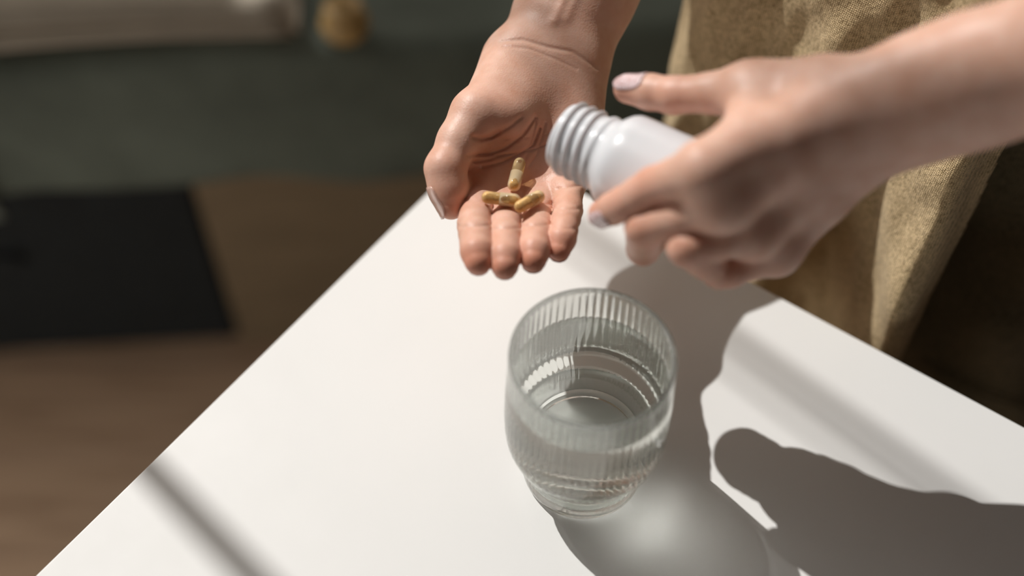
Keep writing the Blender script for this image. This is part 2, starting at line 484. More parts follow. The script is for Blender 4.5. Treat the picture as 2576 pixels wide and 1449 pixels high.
# ================================================================== upper body (mostly under the clothes)
def sdf_body(p):
    c0, c1 = T(.27, .175, -.20), T(.27, .185, .34)
    tor = econe(p, T(.27, .205, -.15), T(.27, .225, .10), .125, .118, ENRM, .50)
    tor = smin(tor, econe(p, T(.27, .225, .10), T(.27, .25, .38), .118, .140, ENRM, .50), .06)
    shA, shB = T(.105, .24, .44), T(.435, .24, .44)
    tor = smin(tor, cone(p, shA, shB, .055, .055), .05)
    tor = smin(tor, cone(p, T(.27, .24, .44), T(.27, .23, .58), .055, .052), .04)
    upA = smin(cone(p, shA, A_E, .050, .0405), cone(p, A_E, A_E + .03 * unit(A_W - A_E), .0405, .041), .02)
    upB = smin(cone(p, shB, G_E, .050, .0405), cone(p, G_E, G_E + .03 * unit(G_W - G_E), .0405, .041), .02)
    return smin(smin(tor, upA, .03), upB, .03)

def bounds(pts, m): pts = np.array(pts); return pts.min(0) - m, pts.max(0) + m
HF = 0.0008
A_cut = A_W + unit(A_E - A_W) * .22
lo, hi = bounds(sum(A_F.values(), []) + A_T + [A_W, A_E], .022); hi = np.maximum(hi, A_E + .045)
_a = unit(A_E - A_W).astype(np.float32)
VA, FA = surface(sdf_A, lo, hi, HF)
lo, hi = bounds(sum(G_F.values(), []) + G_T + [G_W], .022); lo2, hi2 = bounds([G_E], .045)
VG, FG = surface(sdf_G, np.minimum(lo, lo2), np.maximum(hi, hi2), 0.0011)
lo, hi = bounds([T(0.02, .02, -.36), T(.5, .35, .66), A_E, G_E, T(.27, 0, 0)], .09)
VB, FB = surface(sdf_body, lo, hi, 0.006)

# blood-flush of fingertips, knuckles and palm pads, as a skin tone attribute
def flush_of(V, spots):
    v = np.zeros(len(V), np.float32); Vf = V.astype(np.float32)
    for c, r, a in spots:
        v = np.maximum(v, a * np.exp(-((np.linalg.norm(Vf - np.asarray(c, np.float32), axis=1) / r) ** 2)))
    return v
spA = []
for n, q in A_F.items():
    spA += [(q[3] + A_FWD * .004, .013, .75), (q[2], .010, .28), (q[1], .010, .22), (q[0] + A_NRM * .008, .013, .40)]
spA += [(A_T[3], .015, .55), (A_T[2], .012, .35), (A_T[1] + A_ACR * .012, .016, .25), (A_W + A_FWD * .06, .03, .25)]
spG = []
for n, q in G_F.items():
    spG += [(q[3], .013, .55), (q[2], .010, .45), (q[1], .012, .50)]
spG += [(G_T[3], .014, .40), (G_T[2], .012, .30)]

person = empty('person', tuple(T(.27, .18, -.74)))
setp(person, 'person in olive shirt tipping capsules from white bottle into open palm', 'person')
def body_part(name, V, F, mt, parent, smooth=True):
    V = np.asarray(V) - np.array(person.location)
    return link(name, mesh_np(name, V, F), mt, parent, smooth)
nA, nG = len(VA), len(VG)
body = body_part('body', np.concatenate([VA, VG, VB]), np.concatenate([FA, FG + nA, FB + nA + nG]), SKIN, person)
fl = body.data.attributes.new('flush', 'FLOAT', 'POINT')
fl.data.foreach_set('value', np.concatenate([flush_of(VA, spA), flush_of(VG, spG), np.zeros(len(VB), np.float32)]))

def nail(c, tip_dir, dorsal, r, wid, length, sdf, name='fingernail', mt=None):
    """curved plate lying on the back of a fingertip; c is the centre of the tip sphere"""
    d = unit(tip_dir); n_ = unit(dorsal - (np.asarray(dorsal) @ d) * d); s = np.cross(d, n_)
    nu, nv = 13, 12; V = []; F = []
    th = math.asin(min(.98, wid / 2 / r))
    for layer in (0, 1):
        rr = r + (.0005 if layer == 0 else -.0001)
        for j in range(nv):
            v = j / (nv - 1); y = -length * .62 + v * length
            wv = math.sqrt(max(0.0, 1 - max(0, (v - .62) / .40) ** 2)) if v > .62 else math.sqrt(max(0, 1 - max(0, (.22 - v) / .30) ** 2))
            drop = .0024 * v ** 3 - .0009 * (1 - v) ** 4 * 0
            for i in range(nu):
                u = (i / (nu - 1) * 2 - 1) * th * wv
                V.append(np.asarray(c) + d * y + n_ * (rr * math.cos(u) - drop - .0003) + s * rr * math.sin(u))
    def id_(l, j, i): return l * nu * nv + j * nu + i
    for j in range(nv - 1):
        for i in range(nu - 1):
            F.append((id_(0, j, i), id_(0, j, i + 1), id_(0, j + 1, i + 1), id_(0, j + 1, i)))
            F.append((id_(1, j, i), id_(1, j + 1, i), id_(1, j + 1, i + 1), id_(1, j, i + 1)))
    ring = [(0, i) for i in range(nu)] + [(j, nu - 1) for j in range(1, nv)] + [(nv - 1, i) for i in range(nu - 2, -1, -1)] + [(j, 0) for j in range(nv - 2, 0, -1)]
    for a, b in zip(ring, ring[1:] + ring[:1]):
        F.append((id_(0, *b), id_(0, *a), id_(1, *a), id_(1, *b)))
    V = np.array(V); f = sdf
    for lay, gap in ((slice(0, nu * nv), .00055), (slice(nu * nv, None), -.0003)):
        q = V[lay]
        for _ in range(4): q = q + n_ * np.clip(gap - f(q.astype(np.float32)), 0, .003)[:, None]
        V[lay] = q
    return body_part(name, V, F, mt or NAIL, body)
for n, q in A_F.items():
    d = unit(q[3] - q[2]); nail(q[3], d, -A_NRM, A_R[n][3], .0105, .0145, sdf_A, mt=NAIL_BARE)
d = unit(A_T[3] - A_T[2]); tn = nail(A_T[3], d, -A_ACR - .26 * _fw, A_TR[3], .0118, .0185, sdf_A, mt=NAIL_BARE)
tn['label'] = 'long almond thumbnail in clear pink polish'
for n in ('index', 'middle', 'ring', 'pinky'):
    q = G_F[n]; v = q[3] - B_M; u = v - (v @ B_AX) * B_AX
    nail(q[3], unit(q[3] - q[2]), u, G_R[n][3], .0100, .0140, sdf_G)
d = unit(G_T[3] - G_T[2]); tn = nail(G_T[3], d, unit(.55 * _up - .75 * _fw), G_TR[3], .0120, .0175, sdf_G)
tn['label'] = 'thumbnail in glittery pink polish'
# ================================================================== materials of the things
def make_table_mat():
    m, nt, b = mat('white_laminate')
    n = noise(nt, 6, 3); r = ramp(nt, [(0.3, (0.80, 0.795, 0.775)), (0.7, (0.84, 0.83, 0.81))])
    nt.links.new(n.outputs[0], r.inputs[0]); nt.links.new(r.outputs[0], b.inputs['Base Color'])
    n2 = noise(nt, 40, 4); r2 = ramp(nt, [(0.3, (0.48,) * 3), (0.8, (0.60,) * 3)])
    nt.links.new(n2.outputs[0], r2.inputs[0]); nt.links.new(r2.outputs[0], b.inputs['Roughness'])
    b.inputs['Specular IOR Level'].default_value = 0.3
    return m
def make_fabric(name, dark, light, scale=1.0):
    m, nt, b = mat(name)
    tc = N(nt, 'ShaderNodeTexCoord')
    mp = N(nt, 'ShaderNodeMapping'); mp.inputs['Rotation'].default_value = (0, 0, math.radians(36))
    nt.links.new(tc.outputs['Object'], mp.inputs[0])
    w1 = N(nt, 'ShaderNodeTexWave', wave_type='BANDS', bands_direction='X'); w1.inputs['Scale'].default_value = 260 * scale
    w2 = N(nt, 'ShaderNodeTexWave', wave_type='BANDS', bands_direction='Z'); w2.inputs['Scale'].default_value = 300 * scale
    for w_ in (w1, w2):
        w_.inputs['Distortion'].default_value = 3.5; w_.inputs['Detail'].default_value = 2; w_.inputs['Detail Scale'].default_value = 2.0
        nt.links.new(mp.outputs[0], w_.inputs['Vector'])
    n = noise(nt, 350, 4, 0.7); n3 = noise(nt, 28, 4)
    mul = N(nt, 'ShaderNodeMath', operation='MULTIPLY'); nt.links.new(w1.outputs['Fac'], mul.inputs[0]); nt.links.new(w2.outputs['Fac'], mul.inputs[1])
    ad = N(nt, 'ShaderNodeMath', operation='MULTIPLY_ADD'); ad.inputs[1].default_value = 0.45
    nt.links.new(mul.outputs[0], ad.inputs[0]); nt.links.new(n.outputs[0], ad.inputs[2])
    ad2 = N(nt, 'ShaderNodeMath', operation='MULTIPLY_ADD'); ad2.inputs[1].default_value = 0.35
    nt.links.new(n3.outputs[0], ad2.inputs[0]); nt.links.new(ad.outputs[0], ad2.inputs[2])
    r = ramp(nt, [(0.5, dark), (1.0, light)])
    nt.links.new(ad2.outputs[0], r.inputs[0]); nt.links.new(r.outputs[0], b.inputs['Base Color'])
    b.inputs['Roughness'].default_value = 0.95; b.inputs['Specular IOR Level'].default_value = 0.1
    b.inputs['Sheen Weight'].default_value = 0.15
    bump(nt, b, ad.outputs[0], 0.8, 0.0012)
    return m
def make_wood(name, c0, c1, stretch):
    m, nt, b = mat(name)
    n = noise(nt, 9, 6, 0.6, stretch=stretch)
    oi = N(nt, 'ShaderNodeObjectInfo')
    r = ramp(nt, [(0.25, c0), (0.75, c1)]); nt.links.new(n.outputs[0], r.inputs[0])
    hsv = N(nt, 'ShaderNodeHueSaturation'); mr = N(nt, 'ShaderNodeMapRange'); mr.inputs['To Min'].default_value = 0.82; mr.inputs['To Max'].default_value = 1.15
    nt.links.new(oi.outputs['Random'], mr.inputs['Value']); nt.links.new(mr.outputs[0], hsv.inputs['Value'])
    nt.links.new(r.outputs[0], hsv.inputs['Color']); nt.links.new(hsv.outputs[0], b.inputs['Base Color'])
    b.inputs['Roughness'].default_value = 0.5
    return m
def make_glass(name, col, ior, rough=0.0):
    m, nt, b = mat(name); out = nt.nodes['Material Output']; nt.nodes.remove(b)
    b = N(nt, 'ShaderNodeBsdfGlass'); b.inputs['Color'].default_value = (*col, 1); b.inputs['IOR'].default_value = ior; b.inputs['Roughness'].default_value = rough
    nt.links.new(b.outputs[0], out.inputs[0]); return m
    b.inputs['Base Color'].default_value = (*col, 1); b.inputs['Transmission Weight'].default_value = 1.0
    b.inputs['IOR'].default_value = ior; b.inputs['Roughness'].default_value = rough
    return m
M_TABLE = make_table_mat()
M_SHIRT = make_fabric('olive_knit', (0.23, 0.155, 0.068), (0.88, 0.67, 0.39))
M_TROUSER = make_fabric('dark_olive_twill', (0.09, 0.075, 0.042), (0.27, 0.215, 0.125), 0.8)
M_FLOOR = make_wood('floor_wood', (0.36, 0.235, 0.15), (0.66, 0.47, 0.32), (0.6, 6, 6))
M_BEDWOOD = make_wood('bed_wood', (0.16, 0.12, 0.072), (0.26, 0.195, 0.12), (0.8, 6, 8))
M_BLANKET = simple('green_blanket', (0.115, 0.135, 0.110), 0.95, 0.25, 9, 0.004)
M_THROW = simple('beige_throw', (0.40, 0.35, 0.28), 0.95, 0.15, 7, 0.004)
M_SHEET = simple('pale_sheet', (0.22, 0.25, 0.22), 0.9, 0.1, 10)
M_PLASTIC = simple('white_plastic', (0.74, 0.75, 0.775), 0.25, 0.01, 30, **{'Subsurface Weight': 0.05, 'Subsurface Scale': 0.002})
def make_thin_glass(name, share):
    m, nt, b = mat(name); out = nt.nodes['Material Output']; nt.nodes.remove(b)
    t = N(nt, 'ShaderNodeBsdfTransparent'); t.inputs[0].default_value = (0.975, 0.985, 0.975, 1)
    g = N(nt, 'ShaderNodeBsdfGlass'); g.inputs['IOR'].default_value = 1.48; g.inputs['Roughness'].default_value = 0.0
    g.inputs['Color'].default_value = (0.985, 0.995, 0.985, 1)
    gl = N(nt, 'ShaderNodeBsdfGlossy'); gl.inputs['Roughness'].default_value = 0.03
    lw = N(nt, 'ShaderNodeLayerWeight'); lw.inputs[0].default_value = 0.5
    pw = N(nt, 'ShaderNodeMath', operation='POWER'); pw.inputs[1].default_value = 4.0; nt.links.new(lw.outputs['Facing'], pw.inputs[0])
    fr = N(nt, 'ShaderNodeMath', operation='MULTIPLY_ADD'); fr.inputs[1].default_value = 0.55; fr.inputs[2].default_value = 0.045; nt.links.new(pw.outputs[0], fr.inputs[0])
    m1 = N(nt, 'ShaderNodeMixShader'); nt.links.new(fr.outputs[0], m1.inputs[0]); nt.links.new(t.outputs[0], m1.inputs[1]); nt.links.new(gl.outputs[0], m1.inputs[2])
    m2 = N(nt, 'ShaderNodeMixShader'); m2.inputs[0].default_value = share
    nt.links.new(m1.outputs[0], m2.inputs[1]); nt.links.new(g.outputs[0], m2.inputs[2]); nt.links.new(m2.outputs[0], out.inputs[0])
    return m
M_GLASS = make_thin_glass('clear_glass', 0.74)
M_WATER_SIDE = make_glass('water_against_glass', (0.985, 0.995, 0.985), 1.333 / 1.48)
M_WATER = make_glass('water', (0.985, 0.995, 0.985), 1.333)
def make_gelatin():
    m, nt, b = mat('gelatin'); out = nt.nodes['Material Output']
    t = N(nt, 'ShaderNodeBsdfTransparent'); t.inputs[0].default_value = (0.97, 0.92, 0.80, 1)
    b.inputs['Base Color'].default_value = (0.88, 0.74, 0.50, 1); b.inputs['Roughness'].default_value = 0.12
    lw = N(nt, 'ShaderNodeLayerWeight'); lw.inputs[0].default_value = 0.35
    mr = N(nt, 'ShaderNodeMapRange'); mr.inputs['To Min'].default_value = 0.05; mr.inputs['To Max'].default_value = 0.50
    mx = N(nt, 'ShaderNodeMixShader'); nt.links.new(lw.outputs['Fresnel'], mr.inputs[0]); nt.links.new(mr.outputs[0], mx.inputs[0])
    nt.links.new(t.outputs[0], mx.inputs[1]); nt.links.new(b.outputs[0], mx.inputs[2]); nt.links.new(mx.outputs[0], out.inputs[0])
    return m
M_SHELL = make_gelatin()
M_POWDER = simple('tan_powder', (0.84, 0.60, 0.33), 0.9, 0.22, 900, 0.0003)
M_WALL = simple('wall_paint', (0.78, 0.76, 0.72), 0.85, 0.03, 3)
M_FRAME = simple('window_paint', (0.75, 0.74, 0.71), 0.5, 0.02, 8)
M_AMBER = simple('amber_wood', (0.42, 0.27, 0.10), 0.45, 0.15, 30)
M_SOLE = simple('shoe_leather', (0.05, 0.045, 0.04), 0.6, 0.1, 30)

FLOORZ = -0.74
# ================================================================== floor of separate planks
floor = box('floor', (-1.06, -0.60, FLOORZ - 0.04), (1.5, 2.45, FLOORZ - 0.004), simple('subfloor', (0.03, 0.022, 0.016), 0.9))
setp(floor, 'brown wooden plank floor below the table and bed', kind='structure')
PW, PL = 0.135, 0.95
for j in range(24):
    y = -0.60 + j * PW
    if y + PW > 2.45: break
    x = -1.06 - (j * 0.37 % 1) * PL
    while x < 1.5:
        a, b_ = max(x, -1.06), min(x + PL, 1.5)
        if b_ - a > 0.05:
            key = 'plank_mesh'
            if b_ - a == PL and key in bpy.data.meshes:
                o = bpy.data.objects.new('plank', bpy.data.meshes[key]); COL.objects.link(o); o.parent = floor
            else:
                o = box('plank', (0, 0, -0.012), (b_ - a - 0.002, PW - 0.002, 0), M_FLOOR, floor, 0.0012, 1)
                if b_ - a == PL: o.data.name = key
            o.location = (a, y, FLOORZ + random.uniform(-0.0006, 0.0))
        x += PL

# ================================================================== wall with the high window that lets the sun in (outside the view)
def wall_piece(bm, y0, y1, z0, z1): box_bm(bm, (WALLX - 0.16, y0, z0), (WALLX, y1, z1))
WY0, WY1, WZ0, WZ1 = 0.62, 1.86, 0.93, 2.75
bm = bmesh.new()
LY0, LY1, LZ0, LZ1 = -0.36, 0.60, -0.64, -0.06          # added low opening, unseen, to go with the low fill lamp
wall_piece(bm, -0.6, LY0, FLOORZ, 3.0); wall_piece(bm, LY1, WY0, FLOORZ, 3.0); wall_piece(bm, LY0, LY1, FLOORZ, LZ0); wall_piece(bm, LY0, LY1, LZ1, 3.0)
wall_piece(bm, WY1, 2.61, FLOORZ, 3.0)
wall_piece(bm, WY0, WY1, FLOORZ, WZ0); wall_piece(bm, WY0, WY1, WZ1, 3.0)
wl = link('wall_left', bm_mesh('wall_left', bm), M_WALL, None, False); setp(wl, 'pale painted wall with a high window', kind='structure')
win = empty('window_1', (WALLX - 0.02, (WY0 + WY1) / 2, WZ0)); setp(win, 'white framed high window with slim upright bars', kind='structure')
def winpart(name, y0, y1, z0, z1, d=0.03):
    o = box(name, (-d / 2, y0 - win.location.y, z0 - WZ0), (d / 2, y1 - win.location.y, z1 - WZ0), M_FRAME, win, 0.0008, 1)
    return o
for args in ((WY0, WY0 + .04, WZ0, WZ1), (WY1 - .04, WY1, WZ0, WZ1), (WY0 + .04, WY1 - .04, WZ0, WZ0 + .04), (WY0 + .04, WY1 - .04, WZ1 - .04, WZ1)):
    winpart('window_frame', *args)
for y, wd in ((1.113, .018), (1.537, .011), (1.510, .003)):  # the thinnest bar is added to grade the edge of the shadow band
    winpart('upright_bar', y - wd / 2, y + wd / 2, WZ0 + .04, WZ1 - .04, 0.006)

low_fill_win = empty('fill_window_3', (WALLX - 0.02, (LY0 + LY1) / 2, LZ0)); setp(low_fill_win, 'added white framed low window to light the floor', kind='structure')
for y0, y1, z0, z1 in ((LY0, LY0 + .04, LZ0, LZ1), (LY1 - .04, LY1, LZ0, LZ1), (LY0 + .04, LY1 - .04, LZ0, LZ0 + .04), (LY0 + .04, LY1 - .04, LZ1 - .04, LZ1)):
    box('window_frame', (-.015, y0 - low_fill_win.location.y, z0 - LZ0), (.015, y1 - low_fill_win.location.y, z1 - LZ0), M_FRAME, low_fill_win, .001, 1)
BWY = 2.45
def wall_piece_b(bm, x0, x1, z0, z1): box_bm(bm, (x0, BWY, z0), (x1, BWY + .16, z1))
BX0, BX1, BZ0, BZ1 = -0.80, 1.00, 0.42, 1.86
bm = bmesh.new()
wall_piece_b(bm, WALLX, BX0, FLOORZ, 3.0); wall_piece_b(bm, BX1, 1.5, FLOORZ, 3.0)
wall_piece_b(bm, BX0, BX1, FLOORZ, BZ0); wall_piece_b(bm, BX0, BX1, BZ1, 3.0)
wb = link('wall_back', bm_mesh('wall_back', bm), M_WALL, None, False); setp(wb, 'pale painted wall beyond the bed', kind='structure')
back_fill_win = empty('fill_window_2', ((BX0 + BX1) / 2, BWY + .03, BZ0)); setp(back_fill_win, 'added wide white framed window for fill light beyond the bed', kind='structure')  # unseen window, added to carry the back fill lamp
for x0, x1, z0, z1 in ((BX0, BX0 + .05, BZ0, BZ1), (BX1 - .05, BX1, BZ0, BZ1), (BX0 + .05, BX1 - .05, BZ0, BZ0 + .05), (BX0 + .05, BX1 - .05, BZ1 - .05, BZ1), (.08, .12, BZ0 + .05, BZ1 - .05)):
    box('window_frame', (x0 - back_fill_win.location.x, -.02, z0 - BZ0), (x1 - back_fill_win.location.x, .02, z1 - BZ0), M_FRAME, back_fill_win, .001, 1)

# ================================================================== table
TL, TD, TT = 0.95, 1.25, 0.022          # along the person's edge, towards the viewer, thickness
table = empty('table', (CORNER[0], CORNER[1], FLOORZ), EA); setp(table, 'white laminate table with sharp corner under the hands and glass', 'table')
ttop = box('tabletop', (0, -TD, -FLOORZ - TT), (TL, 0, -FLOORZ), M_TABLE, table, 0.0012, 3)
for x in (0.05, TL - 0.05):
    for y in (-0.05, -TD + 0.05):
        bm = bmesh.new(); vs4 = box_bm(bm, (-.022, -.022, 0), (.022, .022, -FLOORZ - TT))
        for v in vs4:
            if v.co.z < .1: v.co.x *= .7; v.co.y *= .7
        bmesh.ops.bevel(bm, geom=list(bm.edges), offset=.003, segments=2, affect='EDGES')
        o = link('leg', bm_mesh('leg', bm), M_TABLE, table, False); o.location = (x, y, 0)
for lo_, hi_ in (((.07, -.06, -FLOORZ - .09), (TL - .07, -.04, -FLOORZ - TT)), ((.07, -TD + .04, -FLOORZ - .09), (TL - .07, -TD + .06, -FLOORZ - TT)),
                 ((.04, -TD + .07, -FLOORZ - .09), (.06, -.07, -FLOORZ - TT)), ((TL - .06, -TD + .07, -FLOORZ - .09), (TL - .04, -.07, -FLOORZ - TT))):
    box('apron', lo_, hi_, M_TABLE, table)

# ================================================================== ribbed glass of water
GX, GY, GSZ = 0.0402, 0.3303, 1.055
outer = [(.0292, .0012), (.0315, .0), (.0334, .0008), (.0344, .0030), (.0348, .0070), (.0351, .0130), (.0354, .0200), (.0357, .0250), (.0363, .0276),
         (.0378, .0300), (.0402, .0320), (.0422, .0350), (.0436, .0400), (.0442, .046), (.0444, .056), (.0442, .066), (.0438, .076), (.0432, .086), (.0426, .096), (.0423, .1035),
         (.0422, .1070), (.0420, .1088), (.0414, .1098), (.0407, .1100)]
inner = [(.0400, .1094), (.0396, .1080), (.0396, .1050), (.0398, .097), (.0404, .087), (.0410, .076), (.0414, .066), (.0416, .056), (.0414, .047), (.0408, .0420), (.0396, .0385),
         (.0372, .0355), (.0346, .0330), (.0334, .0300), (.0328, .0250), (.0324, .0200), (.0319, .0150), (.0309, .0115), (.0285, .0095), (.0210, .0085), (.0120, .0083), (.0004, .0082)]
NR = 62
WZ = 0.0865                                  # water level
def wave(a): return abs(math.cos(a * NR / 2)) ** 0.8 * 2 - 1.1
def rib_out(r, z, a, i): return r + OUT_RIB * min(1, max(0, (z - .0015) / .004)) * min(1, max(0, (.1075 - z) / .006)) * wave(a)
def rib_in(r, z, a, i): return r + IN_RIB * min(1, max(0, (z - .0095) / .006)) * min(1, max(0, (.1075 - z) / .005)) * wave(a)
OUT_RIB, IN_RIB = .00006, .00038
def cut(prof, z0):                           # split the inner profile at the water line
    hi_ = [p for p in prof if p[1] > z0]; lo_ = [p for p in prof if p[1] <= z0]
    (r1, z1), (r2, z2) = hi_[-1], lo_[0]; t = (z1 - z0) / (z1 - z2); m_ = (r1 + (r2 - r1) * t, z0)
    return hi_ + [m_], [m_] + lo_
in_hi, in_lo = cut(inner, WZ)
oprof = [(.0004, .0022), (.015, .0022), (.0275, .0018)] + outer
def rfun_glass(r, z, a, i):
    if i < 3: return r
    return rib_out(r, z, a, i) if i < len(oprof) else rib_in(r, z, a, i)
V, F = lathe(oprof + in_hi, NR * 8, rfun_glass, cap_first=True)
glass = link('drinking_glass', mesh_np('drinking_glass', V, F), M_GLASS); glass.location = (GX, GY, 0.0002); glass.scale = (1, 1, GSZ)
setp(glass, 'ribbed clear drinking glass holding water on the white table', 'glass')
# the water: its wall is the boundary towards the glass, its top the boundary towards the air
wside = list(reversed(in_lo))
wtop = [(r_ * in_lo[0][0], WZ) for r_ in (.97, .8, .5, .2, .01)]
V, F = lathe(wside + wtop, NR * 8, lambda r, z, a, i: rib_in(r, z, a, i) if i < len(wside) else r, cap_first=True, cap_last=True)
water = link('water', mesh_np('water', V, F), M_WATER_SIDE); water.location = (GX, GY, 0.0002); water.scale = (1, 1, GSZ)
water.data.materials.append(M_WATER)
nring = NR * 8
mi = np.zeros(len(F), np.int32); mi[(len(wside) - 1) * nring:] = 1; mi[-2] = 0
water.data.polygons.foreach_set('material_index', mi)
setp(water, 'clear still water inside the ribbed drinking glass', 'water')

# ================================================================== white pill bottle
def thread(r, z, a, i):
    if .0179 < r < .0186 and .0015 < z < .0205:
        ph = ((z - .0015) / .0058 - a / (2 * math.pi)) % 1.0
        e = min(1, max(0, (z - .0015) / .0016)) * min(1, max(0, (.0205 - z) / .0016))
        return r + .0020 * e * max(0.0, math.sin(ph * 2 * math.pi)) ** 0.8
    return r
bp = [(.0160, .0004), (.0168, .0), (.0176, .0003), (.0180, .0012)] + [(.0182, .0016 + .00048 * k) for k in range(40)]
bp += [(.0183, .0210), (.0186, .0216), (.0196, .0220), (.0200, .0228), (.0200, .0240), (.0194, .0248), (.0192, .0258), (.0196, .0272), (.0208, .0290), (.0228, .0310), (.0247, .0332), (.0259, .0358),
       (.0264, .0385), (.0265, .0420), (.0265, .06), (.0265, .08), (.0265, B_LEN - .006), (.0260, B_LEN - .0028), (.0246, B_LEN - .0008), (.0225, B_LEN), (.0004, B_LEN)]
bp_in = [(.0160, .0010), (.0160, .020), (.0165, .0270), (.0185, .0300), (.0215, .0330), (.0240, .0365), (.0250, .0420), (.0250, B_LEN - .006), (.0230, B_LEN - .002), (.0004, B_LEN - .0018)]
V, F = lathe(list(reversed(bp_in)) + bp, 96, thread, True, True)
bottle = empty('pill_bottle', tuple(B_M - B_AX * B_LEN)); setp(bottle, 'open white plastic pill bottle tilted in the gripping hand', 'bottle')
bottle.rotation_mode = 'QUATERNION'
qb = Vector(-B_AX).to_track_quat('Z', 'Y'); bottle.rotation_quaternion = qb
Vn = np.array(V); Vn[:, 2] -= B_LEN
neck = [i for i, f in enumerate(F)]
NP = 96; nin = len(bp_in); split = nin + len(bp) - 12            # ring where the shoulder starts
Fb = [f for f in F if min(f) // NP >= nin + 46 or max(f) // NP < 3]
Fs = set(map(tuple, Fb)); Fn = [f for f in F if tuple(f) not in Fs]
def sub_mesh(name, V, F):
    used = sorted({i for f in F for i in f}); mp_ = {u: k for k, u in enumerate(used)}
    return mesh_np(name, np.asarray(V)[used], [tuple(mp_[i] for i in f) for f in F])
o = link('bottle_body', sub_mesh('bottle_body', Vn, Fb), M_PLASTIC, bottle)
o = link('threaded_neck', sub_mesh('threaded_neck', Vn, Fn), M_PLASTIC, bottle)

# ================================================================== capsules resting in the palm
CR, CA = 0.0037, 0.0142                  # radius, distance between the end centres
def seat(px, py, f, gap):
    d = unit(ray(px, py)); t = 0.45
    for _ in range(80):
        dist = float(f((_C + d * t)[None].astype(np.float32))[0]) - gap
        t += dist * 0.8
        if abs(dist) < 1e-5: break
    return _C + d * t
def seg_sdf(a, b): return lambda p: np.linalg.norm((p - a) - np.clip(((p - a) @ (b - a)) / ((b - a) @ (b - a)), 0, 1)[:, None] * (b - a), axis=1) - CR
plain_A = lambda p: sdf_A(p, False)
def capsule(c0, c1, others, label, fill):
    f = lambda p: np.minimum.reduce([plain_A(p)] + [o(p) for o in others])
    a = seat(*c0, f, CR + .0002); b = seat(*c1, f, CR + .0002)
    m = (a + b) / 2; u = unit(b - a); a, b = m - u * CA / 2, m + u * CA / 2
    dmin = min(float(f((a + (b - a) * k / 8)[None].astype(np.float32))[0]) for k in range(9)) - CR   # lift clear of the skin
    up_ = A_NRM * max(0.0, .0001 - dmin); a, b = a + up_, b + up_
    e = empty('capsule', tuple((a + b) / 2)); e.rotation_mode = 'QUATERNION'; e.rotation_quaternion = Vector(u).to_track_quat('Z', 'Y')
    setp(e, label, 'capsule', 'capsules in the open palm')
    h = CA / 2
    def dome(r, z0, s, n=8): return [(max(r * math.sin(k / n * math.pi / 2), .00003), z0 + s * r * math.cos(k / n * math.pi / 2)) for k in range(n + 1)]
    def shell(name, r, z0, s, zend, t):
        out = dome(r, z0, s) + [(r, zend)]; inn = [(r - t, zend)] + list(reversed(dome(r - t, z0, s)))
        V, F = lathe(out + inn, 40, None, True, True); me = mesh_np(name, V, F)
        return link(name, me, M_SHELL, e)
    shell('cap', CR, h, 1, -.0008, .00022); shell('capsule_body', CR - .00026, -h, -1, .0045, .0002)
    lo_, hi_ = fill                       # powder between these heights
    r = CR - .00055; pr = []
    for k in range(25):
        z = lo_ + (hi_ - lo_) * k / 24
        q = r if abs(z) <= h else math.sqrt(max(1e-9, r * r - (abs(z) - h) ** 2))
        pr.append((q * (1 if 0 < k < 24 else .3), z + (random.uniform(-.0002, .0002) if 0 < k < 24 else 0)))
    V, F = lathe(pr, 28, None, True, True); link('powder', mesh_np('powder', V, F), M_POWDER, e)
    return seg_sdf(a, b)
c1 = capsule((1229, 497), (1291, 504), [], 'tan capsule lying crosswise below the thumb side of the palm', (-.0102, .0102))
c2 = capsule((1305, 523), (1358, 494), [c1], 'tan capsule slanting up towards the little finger', (-.0102, .0102))
c3 = capsule((1306, 414), (1294, 463), [c1, c2], 'half empty clear capsule pointing along the palm towards the wrist', (-.0010, .0102))

